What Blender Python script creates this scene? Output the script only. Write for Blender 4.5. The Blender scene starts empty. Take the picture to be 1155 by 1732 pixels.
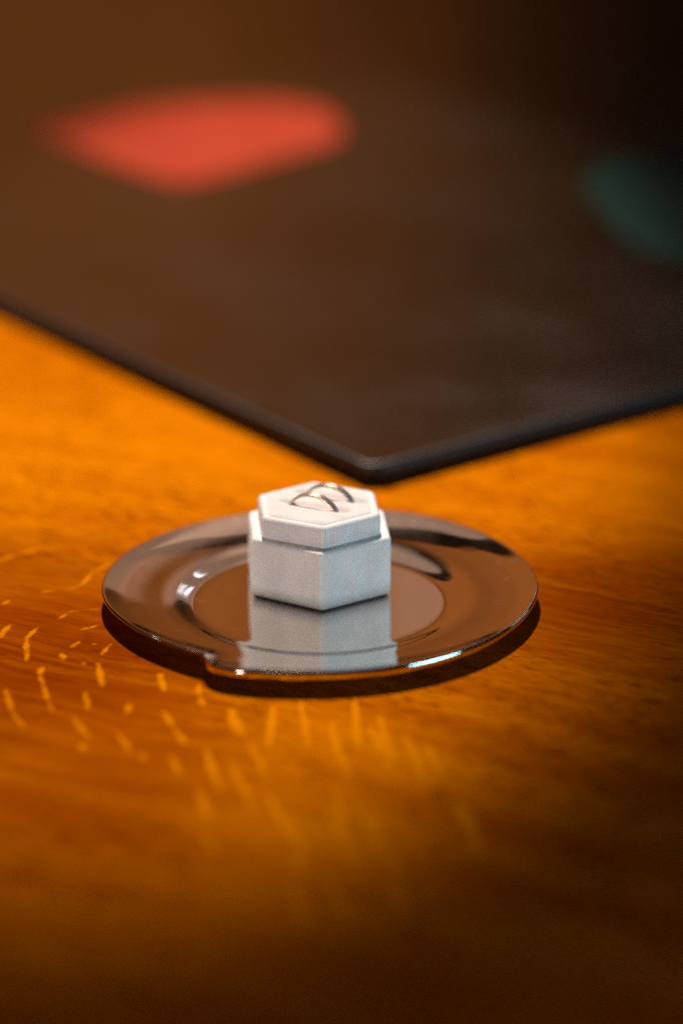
import bpy, math
import numpy as np
from mathutils import Vector, Quaternion, noise

R = math.radians
sc = bpy.context.scene
col = sc.collection

# ------------------------------------------------------------------ camera
cam = bpy.data.objects.new('camera', bpy.data.cameras.new('camera'))
col.objects.link(cam)
sc.camera = cam
cam.location = (0.0072, -0.8752, 0.3717)
cam.rotation_euler = (R(90 - 21), 0, 0)
cam.data.sensor_fit = 'VERTICAL'
cam.data.sensor_height = 36
cam.data.lens = 100
cam.data.clip_start = 0.02
cam.data.clip_end = 50
cam.data.dof.use_dof = True
cam.data.dof.focus_distance = 0.935
cam.data.dof.aperture_fstop = 2.7

# ------------------------------------------------------------------ world: the dim brown room around
w = bpy.data.worlds.new('World')
sc.world = w
w.use_nodes = True
w.node_tree.nodes['Background'].inputs[0].default_value = (0.012, 0.0052, 0.0020, 1)
w.node_tree.nodes['Background'].inputs[1].default_value = 1.0


def aim(o, target):
    d = Vector(target) - o.location
    o.rotation_euler = d.to_track_quat('-Z', 'Y').to_euler()


def lamp(name, kind, loc, target, energy, color, size=None, size_y=None, **kw):
    l = bpy.data.lights.new(name, kind)
    l.energy = energy
    l.color = color
    if kind == 'AREA':
        l.shape = 'ELLIPSE' if kw.pop('round', False) else 'RECTANGLE'
        l.size = size
        l.size_y = size_y or size
    for k, v in kw.items():
        setattr(l, k, v)
    o = bpy.data.objects.new(name, l)
    col.objects.link(o)
    o.location = loc
    aim(o, target)
    return o


# the shaped ceiling spot over the back of the table: one long warm pool with a soft edge
spot = lamp('ceiling_spot', 'SPOT', (-0.137, 1.346, 2.179), (-0.030, 0.345, 0.0), 490, (1.0, 0.84, 0.71),
            spot_size=R(23.1), spot_blend=0.41, shadow_soft_size=0.045)
spot.rotation_euler = (spot.rotation_euler.to_quaternion() @ Quaternion((0, 0, 1), -0.19)).to_euler()
spot.scale = (0.41, 1, 1)
# cool daylight from low down at the right, in front
lamp('window_light', 'AREA', (1.12, -0.62, 0.092), (0.0, 0.02, 0.02), 7.2, (0.42, 0.80, 1.0), 0.70, 0.18, round=True)
# glow panels added for brown reflections, behind on the left, weaker towards the right
for x, wd, e in [(-0.65, 1.0, 1.30), (-0.1, 0.1, 0.110), (0.0, 0.1, 0.085), (0.1, 0.1, 0.060), (0.2, 0.1, 0.026), (0.3, 0.1, 0.009)]:
    lamp('warm_reflection_panel', 'AREA', (x, 2.6, 0.89), (x, 0.3, 0.89), e, (1.0, 0.285, 0.055), wd, 1.3)
# pale panel added behind on the right to lighten the plate's reflections
lamp('pale_reflection_panel', 'AREA', (0.44, 2.0, 1.32), (0.44, 0.95, 0.36), 0.74, (1.0, 0.57, 0.38), 0.8, 1.16)
# pale glowing panel added over the back of the table to brighten the steel
lamp('added_glow_panel', 'AREA', (-0.20, 1.5, 1.38), (-0.05, 0.1, 0.0), 0.42, (1.0, 0.62, 0.45), 0.75, 0.55)
# dim cool panel added far at the right for the rings to reflect
lamp('cool_side_fill', 'AREA', (1.5, 0.95, 0.30), (0.0, 0.1, 0.05), 0.35, (0.72, 0.85, 1.0), 0.6, 0.4)
# warm fill added in front on the left to brighten the box
lamp('warm_front_fill', 'AREA', (-0.58, -1.0, 0.068), (0.0, 0.02, 0.02), 5.4, (1.0, 0.82, 0.72), 0.20, 0.12, round=True)
# added bright panes, mirrored in the curve at the left of the plate
for (x, z, sx, sz, e) in [(0.20, 0.72, 0.05, 0.12, 0.036), (0.29, 0.74, 0.05, 0.12, 0.046), (0.30, 1.02, 0.10, 0.05, 0.036),
                          (0.40, 1.18, 0.06, 0.14, 0.040), (0.52, 0.92, 0.05, 0.10, 0.022)]:
    lamp('mirrored_pane_panel', 'AREA', (x, 1.5, z), (0, 0.05, 0), e, (0.86, 0.84, 1.0), sx, sz)
# small ceiling lamps that glint in the steel
for p, e in [((-0.45, 0.85, 1.15), 0.04), ((-0.70, 0.60, 0.95), 0.04), ((0.30, 1.05, 1.45), 0.07), ((-0.95, 0.20, 0.70), 0.03),
             ((-0.10, 1.6, 1.9), 0.10), ((0.62, 0.55, 1.2), 0.03)]:
    lamp('small_ceiling_lamp', 'AREA', p, (0, 0, 0), e, (1.0, 0.90, 0.78), 0.045, 0.045, round=True)

sc.view_settings.view_transform = 'Standard'
sc.view_settings.look = 'None'
sc.view_settings.exposure = 0
sc.view_settings.gamma = 1
sc.view_settings.use_curve_mapping = False
cy = sc.cycles
cy.use_denoising = False      # the little sampling grain left over stands in for the photograph's film grain
cy.max_bounces = 10
cy.glossy_bounces = 8
cy.sample_clamp_direct = 6.0
cy.sample_clamp_indirect = 1.6
cy.blur_glossy = 1.0


# ------------------------------------------------------------------ node helpers
class NT:
    def __init__(self, name):
        m = bpy.data.materials.new(name)
        m.use_nodes = True
        self.m = m
        self.t = m.node_tree
        self.b = self.t.nodes['Principled BSDF']

    def n(self, kind, **kw):
        nd = self.t.nodes.new(kind)
        for k, v in kw.items():
            setattr(nd, k, v)
        return nd

    def l(self, a, b):
        self.t.links.new(a, b)

    def put(self, sock, v):
        if isinstance(v, bpy.types.NodeSocket):
            self.l(v, sock)
        else:
            sock.default_value = v

    def math(self, op, a, b=0.0, c=None):
        nd = self.n('ShaderNodeMath', operation=op)
        self.put(nd.inputs[0], a)
        self.put(nd.inputs[1], b)
        if c is not None:
            self.put(nd.inputs[2], c)
        return nd.outputs[0]

    def vm(self, op, a, b=None, scale=None):
        nd = self.n('ShaderNodeVectorMath', operation=op)
        self.put(nd.inputs[0], a)
        if b is not None:
            self.put(nd.inputs[1], b)
        if scale is not None:
            self.put(nd.inputs['Scale'], scale)
        return nd.outputs['Value'] if op in ('LENGTH', 'DOT_PRODUCT') else nd.outputs['Vector']

    def noise(self, vec, scale, detail=2.0, rough=0.5, color=False):
        nd = self.n('ShaderNodeTexNoise')
        self.l(vec, nd.inputs['Vector'])
        nd.inputs['Scale'].default_value = scale
        nd.inputs['Detail'].default_value = detail
        nd.inputs['Roughness'].default_value = rough
        return nd.outputs['Color'] if color else nd.outputs['Fac']

    def mr(self, v, a, b, c=0.0, d=1.0, smooth=True):
        nd = self.n('ShaderNodeMapRange', interpolation_type='SMOOTHSTEP' if smooth else 'LINEAR')
        self.put(nd.inputs['Value'], v)
        for k, x in zip(('From Min', 'From Max', 'To Min', 'To Max'), (a, b, c, d)):
            nd.inputs[k].default_value = x
        return nd.outputs['Result']

    def mix(self, f, a, b, blend='MIX'):
        nd = self.n('ShaderNodeMix', data_type='RGBA', blend_type=blend)
        self.put(nd.inputs['Factor'], f)
        self.put(nd.inputs['A'] if False else nd.inputs[6], a)
        self.put(nd.inputs[7], b)
        return nd.outputs[2]

    def bump(self, h, strength, dist):
        nd = self.n('ShaderNodeBump')
        self.l(h, nd.inputs['Height'])
        nd.inputs['Strength'].default_value = strength
        nd.inputs['Distance'].default_value = dist
        self.l(nd.outputs[0], self.b.inputs['Normal'])

    def set(self, **kw):
        for k, v in kw.items():
            self.put(self.b.inputs[k.replace('_', ' ')], v)

    def co(self, scale=(1, 1, 1), rot=0.0):
        tc = self.n('ShaderNodeTexCoord')
        mp = self.n('ShaderNodeMapping')
        self.l(tc.outputs['Object'], mp.inputs['Vector'])
        mp.inputs['Scale'].default_value = scale
        mp.inputs['Rotation'].default_value = (0, 0, rot)
        return mp.outputs[0]


# ------------------------------------------------------------------ materials
FL = [(-112.1,46.5,-106.2,51.3,0.69), (-106.2,51.3,-98.2,58.1,0.69), (-72.9,43.6,-78.9,34.2,0.62), (-78.9,34.2,-81.2,24.0,0.62), (-81.2,24.0,-86.1,19.4,0.35), (-86.1,19.4,-95.6,17.3,0.35), (-73.6,2.5,-83.0,0.7,0.35), (-83.0,0.7,-86.8,-6.3,0.35), (-106.3,6.9,-104.8,9.5,0.87), (-104.4,-22.4,-102.2,-11.4,0.62), (-92.9,-13.1,-95.8,-22.4,0.76), (-95.8,-22.4,-93.6,-39.7,0.76), (-88.8,-24.6,-88.6,-25.4,0.42), (-83.2,-34.0,-82.0,-38.9,0.87), (-80.4,-29.1,-78.1,-24.9,0.62), (-78.3,-14.8,-73.1,-11.4,0.69), (-73.1,-25.7,-72.8,-27.4,0.48), (-67.9,-26.6,-70.2,-35.6,0.48), (-75.5,-41.3,-75.1,-42.9,0.62), (-70.7,-42.1,-68.0,-59.4,0.90), (-88.1,-45.3,-88.6,-50.1,0.90), (-88.6,-50.1,-83.6,-71.7,0.59), (-83.6,-71.7,-81.3,-79.2,0.59), (-98.0,-61.8,-94.2,-79.2,0.66), (-94.2,-79.2,-89.4,-89.5,0.66), (-73.1,-64.1,-70.8,-76.2,0.83), (-75.7,-81.4,-68.7,-97.4,0.83), (-49.6,-50.1,-50.3,-54.8,0.73), (-50.3,-54.8,-48.1,-63.3,0.73), (-37.8,-57.9,-37.1,-67.1,0.73), (-37.1,-67.1,-35.4,-75.5,0.73), (-60.7,-93.8,-55.7,-106.6,0.90), (-47.5,-79.2,-43.7,-90.9,0.83), (-43.7,-90.9,-39.5,-101.0,0.83), (-58.4,-72.5,-58.8,-80.7,0.97), (-27.5,-76.2,-24.6,-93.8,1.04), (-71.1,-102.4,-69.2,-106.6,1.04), (-52.6,-108.0,-51.1,-112.2,0.97), (-43.3,-110.8,-40.2,-121.8,1.04), (-26.1,-77.1,-22.4,-96.2,0.90), (-13.9,-75.0,-14.6,-103.1,1.10), (-5.6,-70.6,-2.7,-103.1,0.90), (11.3,-68.4,12.2,-106.4,1.10), (18.9,-81.4,22.0,-114.4,1.20), (-50.5,-50.5,-48.4,-61.8,1.00), (4.0,-85.7,6.8,-114.4,1.00), (-116.3,134.2,-112.6,120.1,1.20), (-78.2,118.2,-72.4,113.8,0.90), (-63.4,110.1,-59.9,105.8,0.80), (-90.6,134.2,-88.1,130.3,1.00), (-110.5,153.9,-107.1,147.3,0.80), (-104.6,-19.9,-103.1,-12.6,0.60), (43.3,-144.5,45.7,-172.8,1.09), (-6.2,-172.7,-2.9,-184.6,1.04), (39.8,-141.0,43.4,-158.9,1.39), (-6.5,-188.1,-2.4,-212.9,1.09), (21.6,-185.7,24.1,-206.0,1.00), (3.7,-143.3,8.5,-171.4,0.78), (6.2,-157.3,11.8,-184.1,0.81), (42.2,-142.5,45.6,-165.1,0.77), (20.8,-169.7,23.0,-182.0,0.89), (-25.9,-114.3,-17.4,-144.3,0.91), (26.4,-94.6,31.5,-124.9,1.26), (-15.9,-130.7,-11.0,-147.3,0.94), (4.3,-186.9,9.0,-211.3,0.85), (32.5,-101.9,36.5,-120.6,1.33), (-20.7,-98.7,-14.3,-126.0,0.79), (4.6,-97.9,9.5,-123.4,1.16), (-31.5,-157.7,-27.6,-173.7,0.87), (16.0,-150.1,18.4,-171.2,0.78), (-34.1,-131.4,-30.7,-150.7,1.13), (3.1,-143.3,8.7,-164.4,1.07), (-33.3,-106.2,-28.3,-131.1,1.20), (5.1,-131.0,8.6,-155.5,0.83), (-14.4,-134.7,-7.0,-162.3,1.26), (16.3,-90.8,19.2,-107.6,1.32), (-7.7,-148.4,-2.9,-174.0,1.20), (12.6,-145.9,16.6,-167.4,0.69)]


def wood_material():
    a = NT('varnished_oak')
    obj = a.n('ShaderNodeTexCoord').outputs['Object']
    rot = a.n('ShaderNodeMapping')
    a.l(obj, rot.inputs['Vector'])
    rot.inputs['Rotation'].default_value = (0, 0, R(27))      # the grain now runs along x
    g0 = rot.outputs[0]
    wob = a.noise(g0, 9.0, 2, color=True)
    wob = a.vm('SCALE', a.vm('SUBTRACT', wob, (0.5, 0.5, 0.5)), scale=0.035)
    g = a.vm('ADD', g0, wob)

    def stretched(sx, sy, scale, detail, rough=0.55):
        v = a.vm('MULTIPLY', g, (sx, sy, 1))
        return a.noise(v, scale, detail, rough)
    broad = stretched(1.0, 9.0, 5.0, 3)
    rings = stretched(1.0, 14.0, 14.0, 4)
    fine = stretched(1.0, 24.0, 42.0, 3, 0.6)
    pores = stretched(1.0, 11.0, 115.0, 3, 0.65)
    c = a.mix(a.mr(broad, 0.34, 0.68), (0.39, 0.090, 0.0004, 1), (0.52, 0.150, 0.0006, 1))
    c = a.mix(a.mr(rings, 0.48, 0.66, 0.0, 0.32), c, (0.33, 0.066, 0.0005, 1))
    fig = a.n('ShaderNodeAttribute', attribute_name='figure')
    fg = a.math('MULTIPLY', fig.outputs['Fac'], a.mr(rings, 0.30, 0.62, 0.70, 1.0))
    c = a.mix(fg, c, (0.17, 0.026, 0.0004, 1))
    pale = a.n('ShaderNodeAttribute', attribute_name='pale_figure_and_light')  # pale wood zones; the front one also holds painted brightness
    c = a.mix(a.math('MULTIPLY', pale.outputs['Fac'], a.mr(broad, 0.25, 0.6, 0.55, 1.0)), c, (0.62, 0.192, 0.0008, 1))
    c = a.mix(a.mr(fine, 0.52, 0.68, 0.0, 0.55), c, (0.26, 0.040, 0.0004, 1))
    pz = a.mr(a.noise(g, 11.0, 1), 0.36, 0.60, 0.35, 1.0)
    pm = a.math('MULTIPLY', a.mr(pores, 0.52, 0.60, 0.0, 0.90), pz)
    c = a.mix(pm, c, (0.13, 0.018, 0.0003, 1))
    # medullary ray flecks: short pale strokes across the grain
    at = a.n('ShaderNodeAttribute', attribute_name='fleck_distance')
    wq = a.noise(obj, 230.0, 3, 0.6)
    best = a.math('MULTIPLY_ADD', a.math('SUBTRACT', wq, 0.5), 0.0022, at.outputs['Fac'])
    fl = a.mr(best, -0.0005, 0.0006, 0.66, 0.0)
    c = a.mix(fl, c, (0.66, 0.215, 0.0012, 1))
    a.set(Base_Color=c, Roughness=a.mr(fine, 0.3, 0.7, 0.34, 0.46), IOR=1.45)
    a.b.inputs['Coat Weight'].default_value = 0.0
    a.b.inputs['Specular IOR Level'].default_value = 0.0
    h = a.math('ADD', a.math('MULTIPLY', pm, -1.0), a.math('MULTIPLY', fine, 0.4))
    a.bump(h, 0.25, 0.0004)
    return a.m


def steel_material():
    a = NT('polished_steel')
    o = a.co()
    brushed = a.noise(a.vm('MULTIPLY', o, (30, 900, 1)), 1.0, 2)
    cloud = a.noise(o, 55.0, 3)
    scr = a.noise(a.vm('MULTIPLY', a.co(rot=R(8)), (140, 2600, 1)), 1.0, 1)
    scr2 = a.noise(a.vm('MULTIPLY', a.co(rot=R(63)), (120, 2800, 1)), 1.0, 1)
    s = a.math('ADD', a.mr(scr, 0.70, 0.76), a.mr(scr2, 0.71, 0.77))
    spots = a.mr(a.noise(o, 520.0, 1), 0.79, 0.82)
    rough = a.math('ADD', a.mr(cloud, 0.3, 0.75, 0.035, 0.085), a.math('MULTIPLY', s, 0.12))
    rough = a.math('ADD', rough, a.math('MULTIPLY', spots, 0.10))
    a.set(Base_Color=(0.79, 0.74, 0.69, 1), Metallic=1.0, Roughness=rough)
    hb = a.math('ADD', a.math('MULTIPLY', brushed, 0.05), a.noise(o, 60.0, 2))
    a.bump(hb, 0.035, 0.0012)
    return a.m


def velvet_material(name, base, shade, sheen=0.5):
    a = NT(name)
    o = a.co()
    patch = a.noise(o, 95.0, 3, 0.6)
    grit = a.noise(o, 2600.0, 2, 0.7)
    c = a.mix(a.mr(patch, 0.36, 0.66), base, shade)
    c = a.mix(a.mr(grit, 0.40, 0.66, 0.0, 0.22), c, tuple(x * 0.62 for x in shade[:3]) + (1,))
    a.set(Base_Color=c, Roughness=0.9)
    a.b.inputs['Specular IOR Level'].default_value = 0.1
    a.b.inputs['Sheen Weight'].default_value = sheen
    a.b.inputs['Sheen Roughness'].default_value = 0.35
    a.b.inputs['Sheen Tint'].default_value = (1, 0.97, 0.95, 1)
    a.bump(grit, 0.25, 0.0002)
    return a.m


def ring_material():
    a = NT('pale_rose_gold')
    o = a.co()
    br = a.noise(a.vm('MULTIPLY', o, (900, 900, 5200)), 1.0, 2)
    a.set(Base_Color=(0.84, 0.68, 0.57, 1), Metallic=0.80, Roughness=a.mr(br, 0.3, 0.7, 0.20, 0.30))
    return a.m


def board_material():
    a = NT('satin_black_board')
    o = a.co()
    grain = a.noise(o, 900.0, 2)
    big = a.noise(o, 6.0, 3)
    c = a.mix(a.mr(big, 0.3, 0.7), (0.0090, 0.0045, 0.0018, 1), (0.0125, 0.0062, 0.0025, 1))
    a.set(Base_Color=c, Roughness=a.math('ADD', a.mr(grain, 0.3, 0.7, 0.13, 0.17), a.mr(a.noise(o, 14.0, 4, 0.65), 0.35, 0.7, 0.0, 0.08)))
    a.b.inputs['Specular IOR Level'].default_value = 0.75
    a.bump(grain, 0.10, 0.0002)
    return a.m


def edge_material():
    a = NT('black_edge_moulding')
    g = a.noise(a.co(), 500.0, 2)
    a.set(Base_Color=(0.006, 0.006, 0.007, 1), Roughness=a.mr(g, 0.3, 0.7, 0.40, 0.50))
    a.b.inputs['Specular IOR Level'].default_value = 0.36
    return a.m


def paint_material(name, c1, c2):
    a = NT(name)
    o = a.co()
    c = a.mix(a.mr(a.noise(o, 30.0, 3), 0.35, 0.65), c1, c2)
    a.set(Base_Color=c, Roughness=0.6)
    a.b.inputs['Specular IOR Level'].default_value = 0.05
    return a.m


def plain(name, c, rough=0.6):
    a = NT(name)
    o = a.co()
    v = a.mix(a.noise(o, 400.0, 2), c, tuple(x * 0.7 for x in c[:3]) + (1,))
    a.set(Base_Color=v, Roughness=rough)
    return a.m


M = dict(wood=wood_material(), steel=steel_material(),
         velvet=velvet_material('white_velvet', (0.82, 0.82, 0.83, 1), (0.74, 0.74, 0.75, 1)),
         cushion=velvet_material('cream_velvet', (0.67, 0.665, 0.685, 1), (0.63, 0.62, 0.63, 1), 0.3),
         ring=ring_material(), board=board_material(),
         red=paint_material('red_paint', (0.26, 0.026, 0.010, 1), (0.29, 0.034, 0.014, 1)),
         teal=paint_material('teal_paint', (0.006, 0.027, 0.022, 1), (0.005, 0.021, 0.018, 1)),
         edge=edge_material(),
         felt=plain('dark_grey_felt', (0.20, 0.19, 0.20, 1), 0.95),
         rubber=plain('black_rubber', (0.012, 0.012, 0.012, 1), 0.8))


# ------------------------------------------------------------------ mesh helpers
def mesh_obj(name, verts, faces, mat, parent=None, smooth=True):
    me = bpy.data.meshes.new(name)
    me.from_pydata([tuple(v) for v in verts], [], faces)
    me.validate()
    me.update()
    if smooth:
        me.polygons.foreach_set('use_smooth', [True] * len(me.polygons))
    me.materials.append(mat)
    o = bpy.data.objects.new(name, me)
    col.objects.link(o)
    o.parent = parent
    return o


def empty(name, loc, label, cat, group=None):
    o = bpy.data.objects.new(name, None)
    o.empty_display_size = 0.01
    col.objects.link(o)
    o.location = loc
    o['label'] = label
    o['category'] = cat
    if group:
        o['group'] = group
    return o


def grid_faces(rows, cols, closed=True, flip=False):
    f = []
    for i in range(rows - 1):
        for j in range(cols if closed else cols - 1):
            k = (j + 1) % cols
            q = (i * cols + j, i * cols + k, (i + 1) * cols + k, (i + 1) * cols + j)
            f.append(q[::-1] if flip else q)
    return f


def rounded_outline(poly, rc, n):
    """n points evenly spaced round a rounded polygon: (point, outward normal, arc length), and the whole length"""
    pts = [Vector((p[0], p[1])) for p in poly]
    N = len(pts)
    pieces = []
    for i in range(N):
        p0, p1, p2 = pts[i - 1], pts[i], pts[(i + 1) % N]
        u, v = (p0 - p1).normalized(), (p2 - p1).normalized()
        half = math.acos(max(-1, min(1, u.dot(v)))) / 2
        t = rc / math.tan(half)
        c = p1 + (u + v).normalized() * (rc / math.sin(half))
        pieces.append((p1 + u * t, p1 + v * t, c))
    dense = []
    for i in range(N):
        a, b, c = pieces[i]
        a0 = math.atan2(*(a - c).yx)
        d = math.atan2(*(b - c).yx) - a0
        while d > math.pi:
            d -= 2 * math.pi
        while d < -math.pi:
            d += 2 * math.pi
        for k in range(17):
            th = a0 + d * k / 16
            nrm = Vector((math.cos(th), math.sin(th)))
            dense.append((c + nrm * rc, nrm))
        na = pieces[(i + 1) % N][0]
        for k in range(1, 40):
            dense.append((b.lerp(na, k / 40), dense[-1][1]))
    S = [0.0]
    for i in range(len(dense)):
        S.append(S[-1] + (dense[(i + 1) % len(dense)][0] - dense[i][0]).length)
    tot = S[-1]
    out = []
    i = 0
    for k in range(n):
        s = tot * k / n
        while S[i + 1] < s:
            i += 1
        f = (s - S[i]) / max(S[i + 1] - S[i], 1e-12)
        p, q = dense[i], dense[(i + 1) % len(dense)]
        out.append((p[0].lerp(q[0], f), p[1].lerp(q[1], f).normalized(), s))
    return out, tot


# ------------------------------------------------------------------ the tabletop
def tabletop():
    def lines(lo, hi, d0, d1, fine, coarse):
        v = list(np.arange(lo, d0, coarse)) + list(np.arange(d0, d1, fine)) + list(np.arange(d1, hi, coarse)) + [hi]
        return np.array(v)
    xs = lines(-1.3, 1.3, -0.13, 0.10, 0.0012, 0.1)
    ys = lines(-0.62, 2.4, -0.23, 0.17, 0.0016, 0.1)
    X, Y = np.meshgrid(xs, ys)
    # distance to the nearest medullary ray fleck, kept per vertex for the wood material
    D = np.full(X.shape, 0.05)
    for (x1, y1, x2, y2, hw) in FL:
        ax, ay, bx, by = x1 / 1000, y1 / 1000, (x2 - x1) / 1000, (y2 - y1) / 1000
        t = np.clip(((X - ax) * bx + (Y - ay) * by) / max(bx * bx + by * by, 1e-10), 0, 1)
        taper = 1.15 - 0.55 * np.abs(2 * t - 1)
        D = np.minimum(D, np.hypot(X - ax - t * bx, Y - ay - t * by) - hw / 1000 * taper * (0.90 if y1 < -85 else 1.0))
    nx, ny = len(xs), len(ys)
    verts = np.stack([X.ravel(), Y.ravel(), np.zeros(X.size)], 1)
    faces = grid_faces(ny, nx, closed=False)
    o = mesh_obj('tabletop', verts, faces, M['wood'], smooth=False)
    at = o.data.attributes.new('fleck_distance', 'FLOAT', 'POINT')
    at.data.foreach_set('value', D.ravel().astype(np.float32))
    # darker, redder figure where the ray flecks lie and in the streaked heartwood at the right
    F = np.zeros(X.shape)
    for cx, cy, rx, ry, k in ((-95, -45, 75, 85, 1.0), (-60, -110, 60, 60, 0.7), (105, 10, 85, 48, 0.9), (-120, 40, 60, 40, 0.8)):
        F = np.maximum(F, k * np.exp(-(((X * 1000 - cx) / rx) ** 2 + ((Y * 1000 - cy) / ry) ** 2) ** 1.5))
    # paler, ray-rich wood; in front of the plate it also paints in missing light
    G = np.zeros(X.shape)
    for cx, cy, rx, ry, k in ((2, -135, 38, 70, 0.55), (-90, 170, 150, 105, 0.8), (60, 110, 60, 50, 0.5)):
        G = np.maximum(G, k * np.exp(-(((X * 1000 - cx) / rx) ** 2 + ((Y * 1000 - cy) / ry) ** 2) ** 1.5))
    at = o.data.attributes.new('pale_figure_and_light', 'FLOAT', 'POINT')
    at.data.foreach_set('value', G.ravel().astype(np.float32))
    at = o.data.attributes.new('figure', 'FLOAT', 'POINT')
    at.data.foreach_set('value', F.ravel().astype(np.float32))
    o['kind'] = 'structure'
    o['label'] = 'orange varnished oak tabletop with pale ray flecks'
    return o


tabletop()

# ------------------------------------------------------------------ the black board behind
bc = Vector((0.0180, 0.1165))                       # its near corner
du = Vector((-0.598, 0.801)).normalized()           # along the left edge
dv = Vector((0.801, 0.598)).normalized()            # along the right edge
LU, LV = 1.35, 1.35
ang = math.atan2(dv.y, dv.x)
board = empty('black_board', (bc.x, bc.y, 0), 'large flat black board with a red patch, lying behind the plate', 'board')
board.rotation_euler = (0, 0, ang)


def board_slab():
    poly = [(0, 0), (LV, 0), (LV, LU), (0, LU)]
    n = 600
    out, _ = rounded_outline(poly, 0.0045, n)
    z0, z1 = 0.0014, 0.0088
    prof = [(0.0030, z0), (0.0012, z0 + 0.0006), (0.0002, z0 + 0.0022), (0.0, z0 + 0.0036)]
    rr = 0.0020
    for k in range(9):
        t = k / 8 * math.pi / 2
        prof.append((rr - rr * math.cos(t), z1 - rr + rr * math.sin(t)))
    # the outline's own corner is sampled finely
    verts = []
    for d, z in prof:
        for p, nr, s in out:
            q = p - nr * d
            verts.append((q.x, q.y, z))
    faces = grid_faces(len(prof), n)
    mesh_obj('edge_moulding', verts, faces, M['edge'], board)
    top = verts[-n:]
    bot = verts[:n]
    v = [(x, y, z1 - 0.0002) for x, y, z in top] + list(top) + list(bot)
    mesh_obj('slab', v, grid_faces(2, n) + [tuple(range(n, 2 * n)), tuple(range(3 * n - 1, 2 * n - 1, -1))], M['board'], board, smooth=False)


board_slab()
for fx, fy in ((0.05, 0.05), (LV - 0.05, 0.05), (LV - 0.05, LU - 0.05), (0.05, LU - 0.05)):
    v, nseg = [], 20
    for z, r in ((0.0, 0.008), (0.0004, 0.009), (0.0017, 0.009)):
        for k in range(nseg):
            a = 2 * math.pi * k / nseg
            v.append((fx + r * math.cos(a), fy + r * math.sin(a), z))
    f = grid_faces(3, nseg) + [tuple(range(nseg - 1, -1, -1)), tuple(range(2 * nseg, 3 * nseg))]
    mesh_obj('rubber_foot', v, f, M['rubber'], board)


def patch(name, pts, mat, label):
    """a thin painted patch: a smooth closed outline in world mm, laid on the board"""
    n = len(pts)
    loop = []
    for i in range(n):
        p0, p1, p2, p3 = (Vector(pts[(i + k - 1) % n]) for k in range(4))
        for k in range(6):
            t = k / 6
            loop.append(0.5 * ((2 * p1) + (p2 - p0) * t + (2 * p0 - 5 * p1 + 4 * p2 - p3) * t * t
                               + (3 * p1 - p0 - 3 * p2 + p3) * t ** 3))
    loc = []
    for q in loop:
        d = q / 1000 - bc
        loc.append((d.dot(dv), d.dot(du)))
    if sum(a[0] * b[1] - b[0] * a[1] for a, b in zip(loc, loc[1:] + loc[:1])) < 0:
        loc.reverse()
    m = len(loc)
    v = [(x, y, 0.0086) for x, y in loc] + [(x, y, 0.0092) for x, y in loc]
    f = grid_faces(2, m) + [tuple(range(m, 2 * m))]
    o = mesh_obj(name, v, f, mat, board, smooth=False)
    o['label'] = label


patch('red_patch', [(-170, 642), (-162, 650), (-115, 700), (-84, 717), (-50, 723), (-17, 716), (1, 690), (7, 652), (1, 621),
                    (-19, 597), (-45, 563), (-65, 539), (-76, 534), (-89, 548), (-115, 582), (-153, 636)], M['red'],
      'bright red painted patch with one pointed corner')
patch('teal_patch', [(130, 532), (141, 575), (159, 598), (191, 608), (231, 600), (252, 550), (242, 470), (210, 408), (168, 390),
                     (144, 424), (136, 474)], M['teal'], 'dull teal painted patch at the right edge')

# ------------------------------------------------------------------ the steel plate
PC = Vector((0.0, 0.0045))
plate = empty('steel_plate', (PC.x, PC.y, 0), 'round polished steel plate with a stepped rim under the ring box', 'plate')
RT = [(-123.6, 66.9), (-132, 67.2), (-140, 67.9), (-150, 69.2), (-159, 70.4), (-170, 72.2), (-180, 73.2), (-192, 73.8), (-205, 73.9),
      (-220, 73.5), (-235, 73.3), (-250, 73.4), (-265, 74.0), (-280, 74.8), (-295, 75.6), (-305, 75.9), (-318, 75.4), (-330, 74.6),
      (-345, 73.8), (-359, 73.2), (-373, 71.8), (-390, 70.6), (-405, 70.0), (-420, 69.8), (-435, 69.9), (-450, 70.3), (-462, 71.4),
      (-470, 72.8), (-474, 72.9), (-476.6, 72.6), (-478.8, 71.7), (-480.8, 70.0), (-482.2, 68.3), (-483.6, 66.9)]


def rim_radius(deg):
    while deg > -123.6:
        deg -= 360
    while deg < -483.6:
        deg += 360
    for (a, ra), (b, rb) in zip(RT, RT[1:]):
        if b <= deg <= a:
            return (ra + (rb - ra) * (a - deg) / (a - b)) / 1000
    return 0.0663


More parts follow.
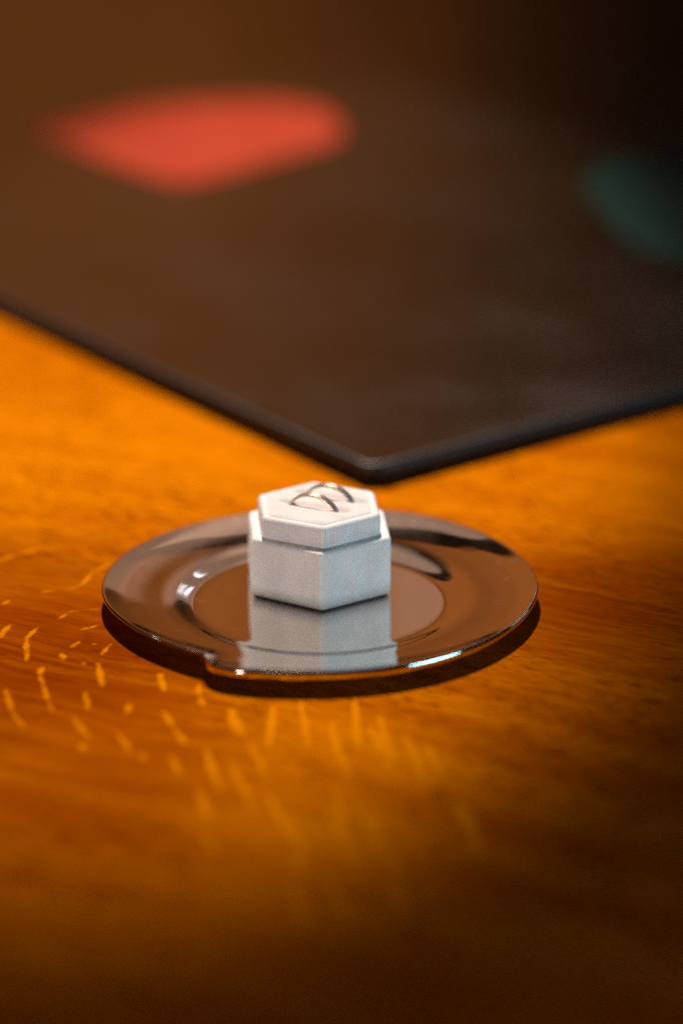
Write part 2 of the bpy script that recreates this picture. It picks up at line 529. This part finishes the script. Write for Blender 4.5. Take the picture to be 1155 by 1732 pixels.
def plate_body():
    angs = []
    d = -123.6
    while d > -483.6 + 1e-6:
        angs.append(d)
        d -= 0.25 if (d < -474 or d > -126) else 1.0
    rs = [rim_radius(a) for a in angs]
    # light smoothing keeps the step crisp but takes the kinks out of the table
    n = len(angs)
    for _ in range(3):
        rs = [(rs[i - 1] + 2 * rs[i] + rs[(i + 1) % n]) / 4 for i in range(n)]
    W0, W1 = 0.0385, 0.0545
    zw = 0.0020

    # the profile is given by its slope in degrees along the radius and summed up into heights
    SL = [(0.0, 0.0), (0.16, 2.0), (0.36, 13.0), (0.50, 16.0), (0.72, 9.0), (1.0, 6.0)]

    def slope(u, tab):
        for (a, sa), (b, sb) in zip(tab, tab[1:]):
            if u <= b:
                t = (u - a) / (b - a)
                return sa + (sb - sa) * t * t * (3 - 2 * t)
        return tab[-1][1]

    def integ(tab, x, N=60):
        return sum(math.tan(R(slope((k + 0.5) / N * x, tab))) for k in range(N)) / N * x
    RIM = [(0.0, 6.0), (0.5, 9.0), (0.85, 14.0), (1.0, 15.0)]
    zwall = zw + (W1 - W0) * integ(SL, 1.0)
    cache = {}

    def height(r, Rm):
        if r < W0:
            return zw
        if r < W1:
            u = round((r - W0) / (W1 - W0), 5)
            if u not in cache:
                cache[u] = zw + (W1 - W0) * integ(SL, u)
            return cache[u]
        u = round((r - W1) / (Rm - W1), 3)
        if ('o', u) not in cache:
            cache['o', u] = integ(RIM, u)
        return zwall + 0.0185 * cache['o', u]
    levels = [0.004, 0.012, 0.022, 0.032, 0.0375, 0.0385] + [W0 + (W1 - W0) * k / 28 for k in range(1, 29)]
    top = []
    m_out = 22
    rows_r = []
    for r in levels:
        rows_r.append([r] * n)
    for k in range(1, m_out + 1):
        rows_r.append([W1 + (Rm - 0.0007 - W1) * k / m_out for Rm in rs])
    verts = [(0, 0, zw)]

    def P(a, r, z):
        a = math.radians(a)
        return (r * math.cos(a), r * math.sin(a), z)
    order = list(range(n - 1, -1, -1))               # counter-clockwise
    for row in rows_r:
        for i in order:
            verts.append(P(angs[i], row[i], height(row[i], rs[i])))
    # rolled edge, then the underside back to the middle
    er = 0.0007

    def drop(deg):
        """how far the rim curls down: deep at the front from the step rightwards, slight elsewhere"""
        while deg > -123.6:
            deg -= 360
        while deg < -483.6:
            deg += 360
        t = min(max((-deg - 350) / 70, 0), 1)
        wave = 1 + 0.10 * noise.noise(Vector((deg * 0.22, 0.5, 0))) + 0.05 * noise.noise(Vector((deg * 0.9, 2.5, 0)))
        return (0.0007 + 0.0019 * t * t * (3 - 2 * t)) * wave
    for k in range(1, 11):
        t = math.pi / 2 * (1 - k / 10)
        for i in order:
            h0 = height(rs[i] - er, rs[i])
            verts.append(P(angs[i], rs[i] - er + er * math.cos(t), h0 - drop(angs[i]) * (1 - math.sin(t))))
    edge = [0] * 11
    for i in order:
        verts.append(P(angs[i], rs[i] - 0.0005, height(rs[i] - er, rs[i]) - drop(angs[i]) - 0.0002))
    under = 0
    for row in rows_r[::-1][1:]:
        under += 1
        for i in order:
            verts.append(P(angs[i], row[i], max(0.0010, height(row[i], rs[i]) - 0.0011)))
    verts.append((0, 0, 0.0010))
    rows = len(rows_r) + len(edge) + under
    faces = [tuple(v + 1 for v in q) for q in grid_faces(rows, n, flip=True)]
    for j in range(n):
        faces.append((0, 1 + j, 1 + (j + 1) % n))
        b = 1 + (rows - 1) * n
        faces.append((len(verts) - 1, b + (j + 1) % n, b + j))
    return mesh_obj('dish', verts, faces, M['steel'], plate)


plate_body()


def foot_ring():
    n = 128
    prof = [(0.0375, 0.0016), (0.0372, 0.0004), (0.0375, 0.0), (0.0385, 0.0), (0.0389, 0.0004), (0.0386, 0.0016)]
    v = []
    for r, z in prof:
        for k in range(n):
            a = 2 * math.pi * k / n
            v.append((r * math.cos(a), r * math.sin(a), z))
    mesh_obj('foot_ring', v, grid_faces(len(prof), n, flip=True), M['steel'], plate)


foot_ring()

# ------------------------------------------------------------------ the hexagonal ring box
BX, BY = -0.0005, 0.02145
ZB = 0.0021
box = empty('ring_box', (BX, BY, ZB), 'white ribbed velvet hexagonal ring box standing on the steel plate', 'ring box')
mm = 0.001
base_poly = [((x + 0.5) * mm, (y - 21.45) * mm) for x, y in
             [(0.8, -5.9), (23.6, 9.1), (21.5, 35.1), (-1.8, 48.8), (-24.6, 33.8), (-22.6, 7.7)]]
HB = 0.0212                                           # ledge height above the box's foot
PITCH = 0.00088


def ribbed(name, poly, rc, prof, parent, mat, amp, cap=False):
    _, tot = rounded_outline(poly, rc, 100)
    ribs = round(tot / PITCH)
    n = ribs * 6
    out, tot = rounded_outline(poly, rc, n)
    verts = []
    for d, z, k in prof:
        for p, nr, s in out:
            ph = (s / tot * ribs) % 1.0
            h = math.sin(math.pi * ph) ** 0.7
            j = noise.noise(Vector((s * 900, z * 700, 3.0)))
            q = p - nr * (d - amp * k * (h - 0.5) - 0.00004 * j)
            verts.append((q.x, q.y, z + 0.00003 * j * (1 - k)))
    faces = grid_faces(len(prof), n)
    if cap:
        faces.append(tuple(range(n - 1, -1, -1)))
    return mesh_obj(name, verts, faces, mat, parent)


def arc(cx, cz, r, a0, a1, n, k):
    return [(cx - r * math.cos(R(a0 + (a1 - a0) * i / n)), cz + r * math.sin(R(a0 + (a1 - a0) * i / n)), k) for i in range(n + 1)]


prof = arc(0.0013, 0.0005 + 0.0013, 0.0013, -80, 0, 6, 0.7)
prof += [(0, 0.0008 + (HB - 0.0008) * t, 1.0) for t in (0.2, 0.35, 0.5, 0.65, 0.8)]
prof += [(x, z, 0.9 * (1 - i / 8)) for i, (x, z, k) in enumerate(arc(0.0016, HB - 0.0016, 0.0016, 0, 90, 8, 1))]
prof += [(0.0030, HB - 0.00002, 0), (0.0045, HB - 0.0001, 0), (0.0075, HB - 0.0003, 0)]
ribbed('base_case', base_poly, 0.0021, prof, box, M['velvet'], 0.00040, cap=True)
# the recessed dark foot under the case
inner = [(x * 0.95, y * 0.95) for x, y in base_poly]
fo, _ = rounded_outline(inner, 0.002, 120)
v = [(p.x, p.y, z) for z in (0.0, 0.0006) for p, nr, s in fo]
mesh_obj('foot_pad', v, grid_faces(2, 120) + [tuple(range(119, -1, -1))], M['felt'], box)

# insert: ribbed hexagonal block that carries the cushion
RI = 0.0228
ins_poly = [(RI * math.cos(R(-90 + 5 + 60 * k)), RI * math.sin(R(-90 + 5 + 60 * k))) for k in range(6)]
ZI = 0.0284                                           # cushion edge height above the box's foot
prof = [(0.0001, HB - 0.0010, 1), (0.0, HB + 0.0010, 1), (0.0, HB + 0.0025, 1), (0, HB + 0.0040, 1), (0, ZI - 0.0021, 1)]
prof += [(x, z, 1 - 0.6 * i / 8) for i, (x, z, k) in enumerate(arc(0.0018, ZI - 0.0018, 0.0018, 0, 90, 8, 1))][1:]
prof += [(0.0022, ZI - 0.0001, 0.2), (0.0027, ZI - 0.00035, 0.0)]
ribbed('insert', ins_poly, 0.0026, prof, box, M['velvet'], 0.00046)

# rings: centre (box space), direction of the ring plane
RD = R(-24)
rdir = Vector((math.cos(RD), math.sin(RD)))
rper = Vector((-rdir.y, rdir.x))
ring_c = [Vector((-2.3 + 0.5, 17.6 - 21.45)) * mm, Vector((3.0 + 0.5, 26.6 - 21.45)) * mm]
RR = 0.0104
RZ = ZI + 0.0006 - 0.0058


def cushion():
    n = 240
    out, _ = rounded_outline(ins_poly, 0.0026, n)
    m = 70
    verts, ctr = [], Vector((0, 0))
    for i in range(m):
        t = i / m
        for p, nr, s in out:
            q = (p - nr * 0.0024).lerp(ctr, t)
            e = (p - nr * 0.0024 - q).length
            z = ZI - 0.00045 + 0.0011 * (1 - math.exp(-e / 0.0016))
            z += 0.00022 * noise.noise(Vector((q.x * 260, q.y * 260, 0.3)))
            for c in ring_c:
                d = q - c
                al, pe = d.dot(rdir), d.dot(rper)
                # slit pulled down where the ring goes in, cloth swelling between
                wgt = math.exp(-(max(abs(al) - 0.0118, 0) / 0.0018) ** 2)
                z -= 0.0008 * wgt * math.exp(-(pe / 0.0016) ** 2)
                z += 0.0003 * wgt * math.exp(-((abs(pe) - 0.0036) / 0.0018) ** 2)
                z -= 0.0003 * math.exp(-((abs(al) - 0.0092) / 0.0016) ** 2 - (pe / 0.0026) ** 2)
            verts.append((q.x, q.y, z))
    verts.append((0, 0, ZI + 0.0007))
    faces = grid_faces(m, n)
    for j in range(n):
        faces.append(((m - 1) * n + j, (m - 1) * n + (j + 1) % n, m * n))
    return mesh_obj('cushion', verts, faces, M['cushion'], box)


cushion()


def ring_mesh():
    """a grooved band: three ridges, lathed round local y"""
    wdt = 0.0031
    prof = []
    ridges = [(-0.5, -0.21), (-0.16, 0.16), (0.21, 0.5)]
    for a, b in ridges:
        for k in range(7):
            t = k / 6
            y = (a + (b - a) * t) * wdt
            edge = 0.00034 * (1 - math.sin(math.pi * min(max(t, 0), 1)) ** 0.35)
            prof.append((RR - edge - 0.00010 * (2 * y / wdt) ** 2, y))
    ri = RR - 0.00098
    prof += [(ri + 0.0003, 0.5 * wdt - 0.00002), (ri + 0.00008, 0.44 * wdt), (ri, 0.2 * wdt), (ri, -0.2 * wdt), (ri + 0.00008, -0.44 * wdt),
             (ri + 0.0003, -0.5 * wdt + 0.00002)]
    n, m = 128, len(prof)
    v = []
    for k in range(n):
        a = 2 * math.pi * k / n
        for r, y in prof:
            v.append((r * math.cos(a), y, r * math.sin(a)))
    f = []
    for k in range(n):
        for j in range(m):
            a, b = k * m + j, k * m + (j + 1) % m
            c, d = ((k + 1) % n) * m + (j + 1) % m, ((k + 1) % n) * m + j
            f.append((a, b, c, d))
    return v, f


rv, rf = ring_mesh()
first = None
for c, lab in zip(ring_c, ('front ring of two, grooved pale metal band in the white cushion',
                           'rear ring of two, grooved pale metal band nearest the black board')):
    if first is None:
        o = first = mesh_obj('wedding_ring', rv, rf, M['ring'])
    else:
        o = first.copy()
        col.objects.link(o)
    o.location = (BX + c.x, BY + c.y, ZB + RZ)
    o.rotation_euler = (0, 0, RD)
    o['label'] = lab
    o['category'] = 'ring'
    o['group'] = 'wedding rings in the box'
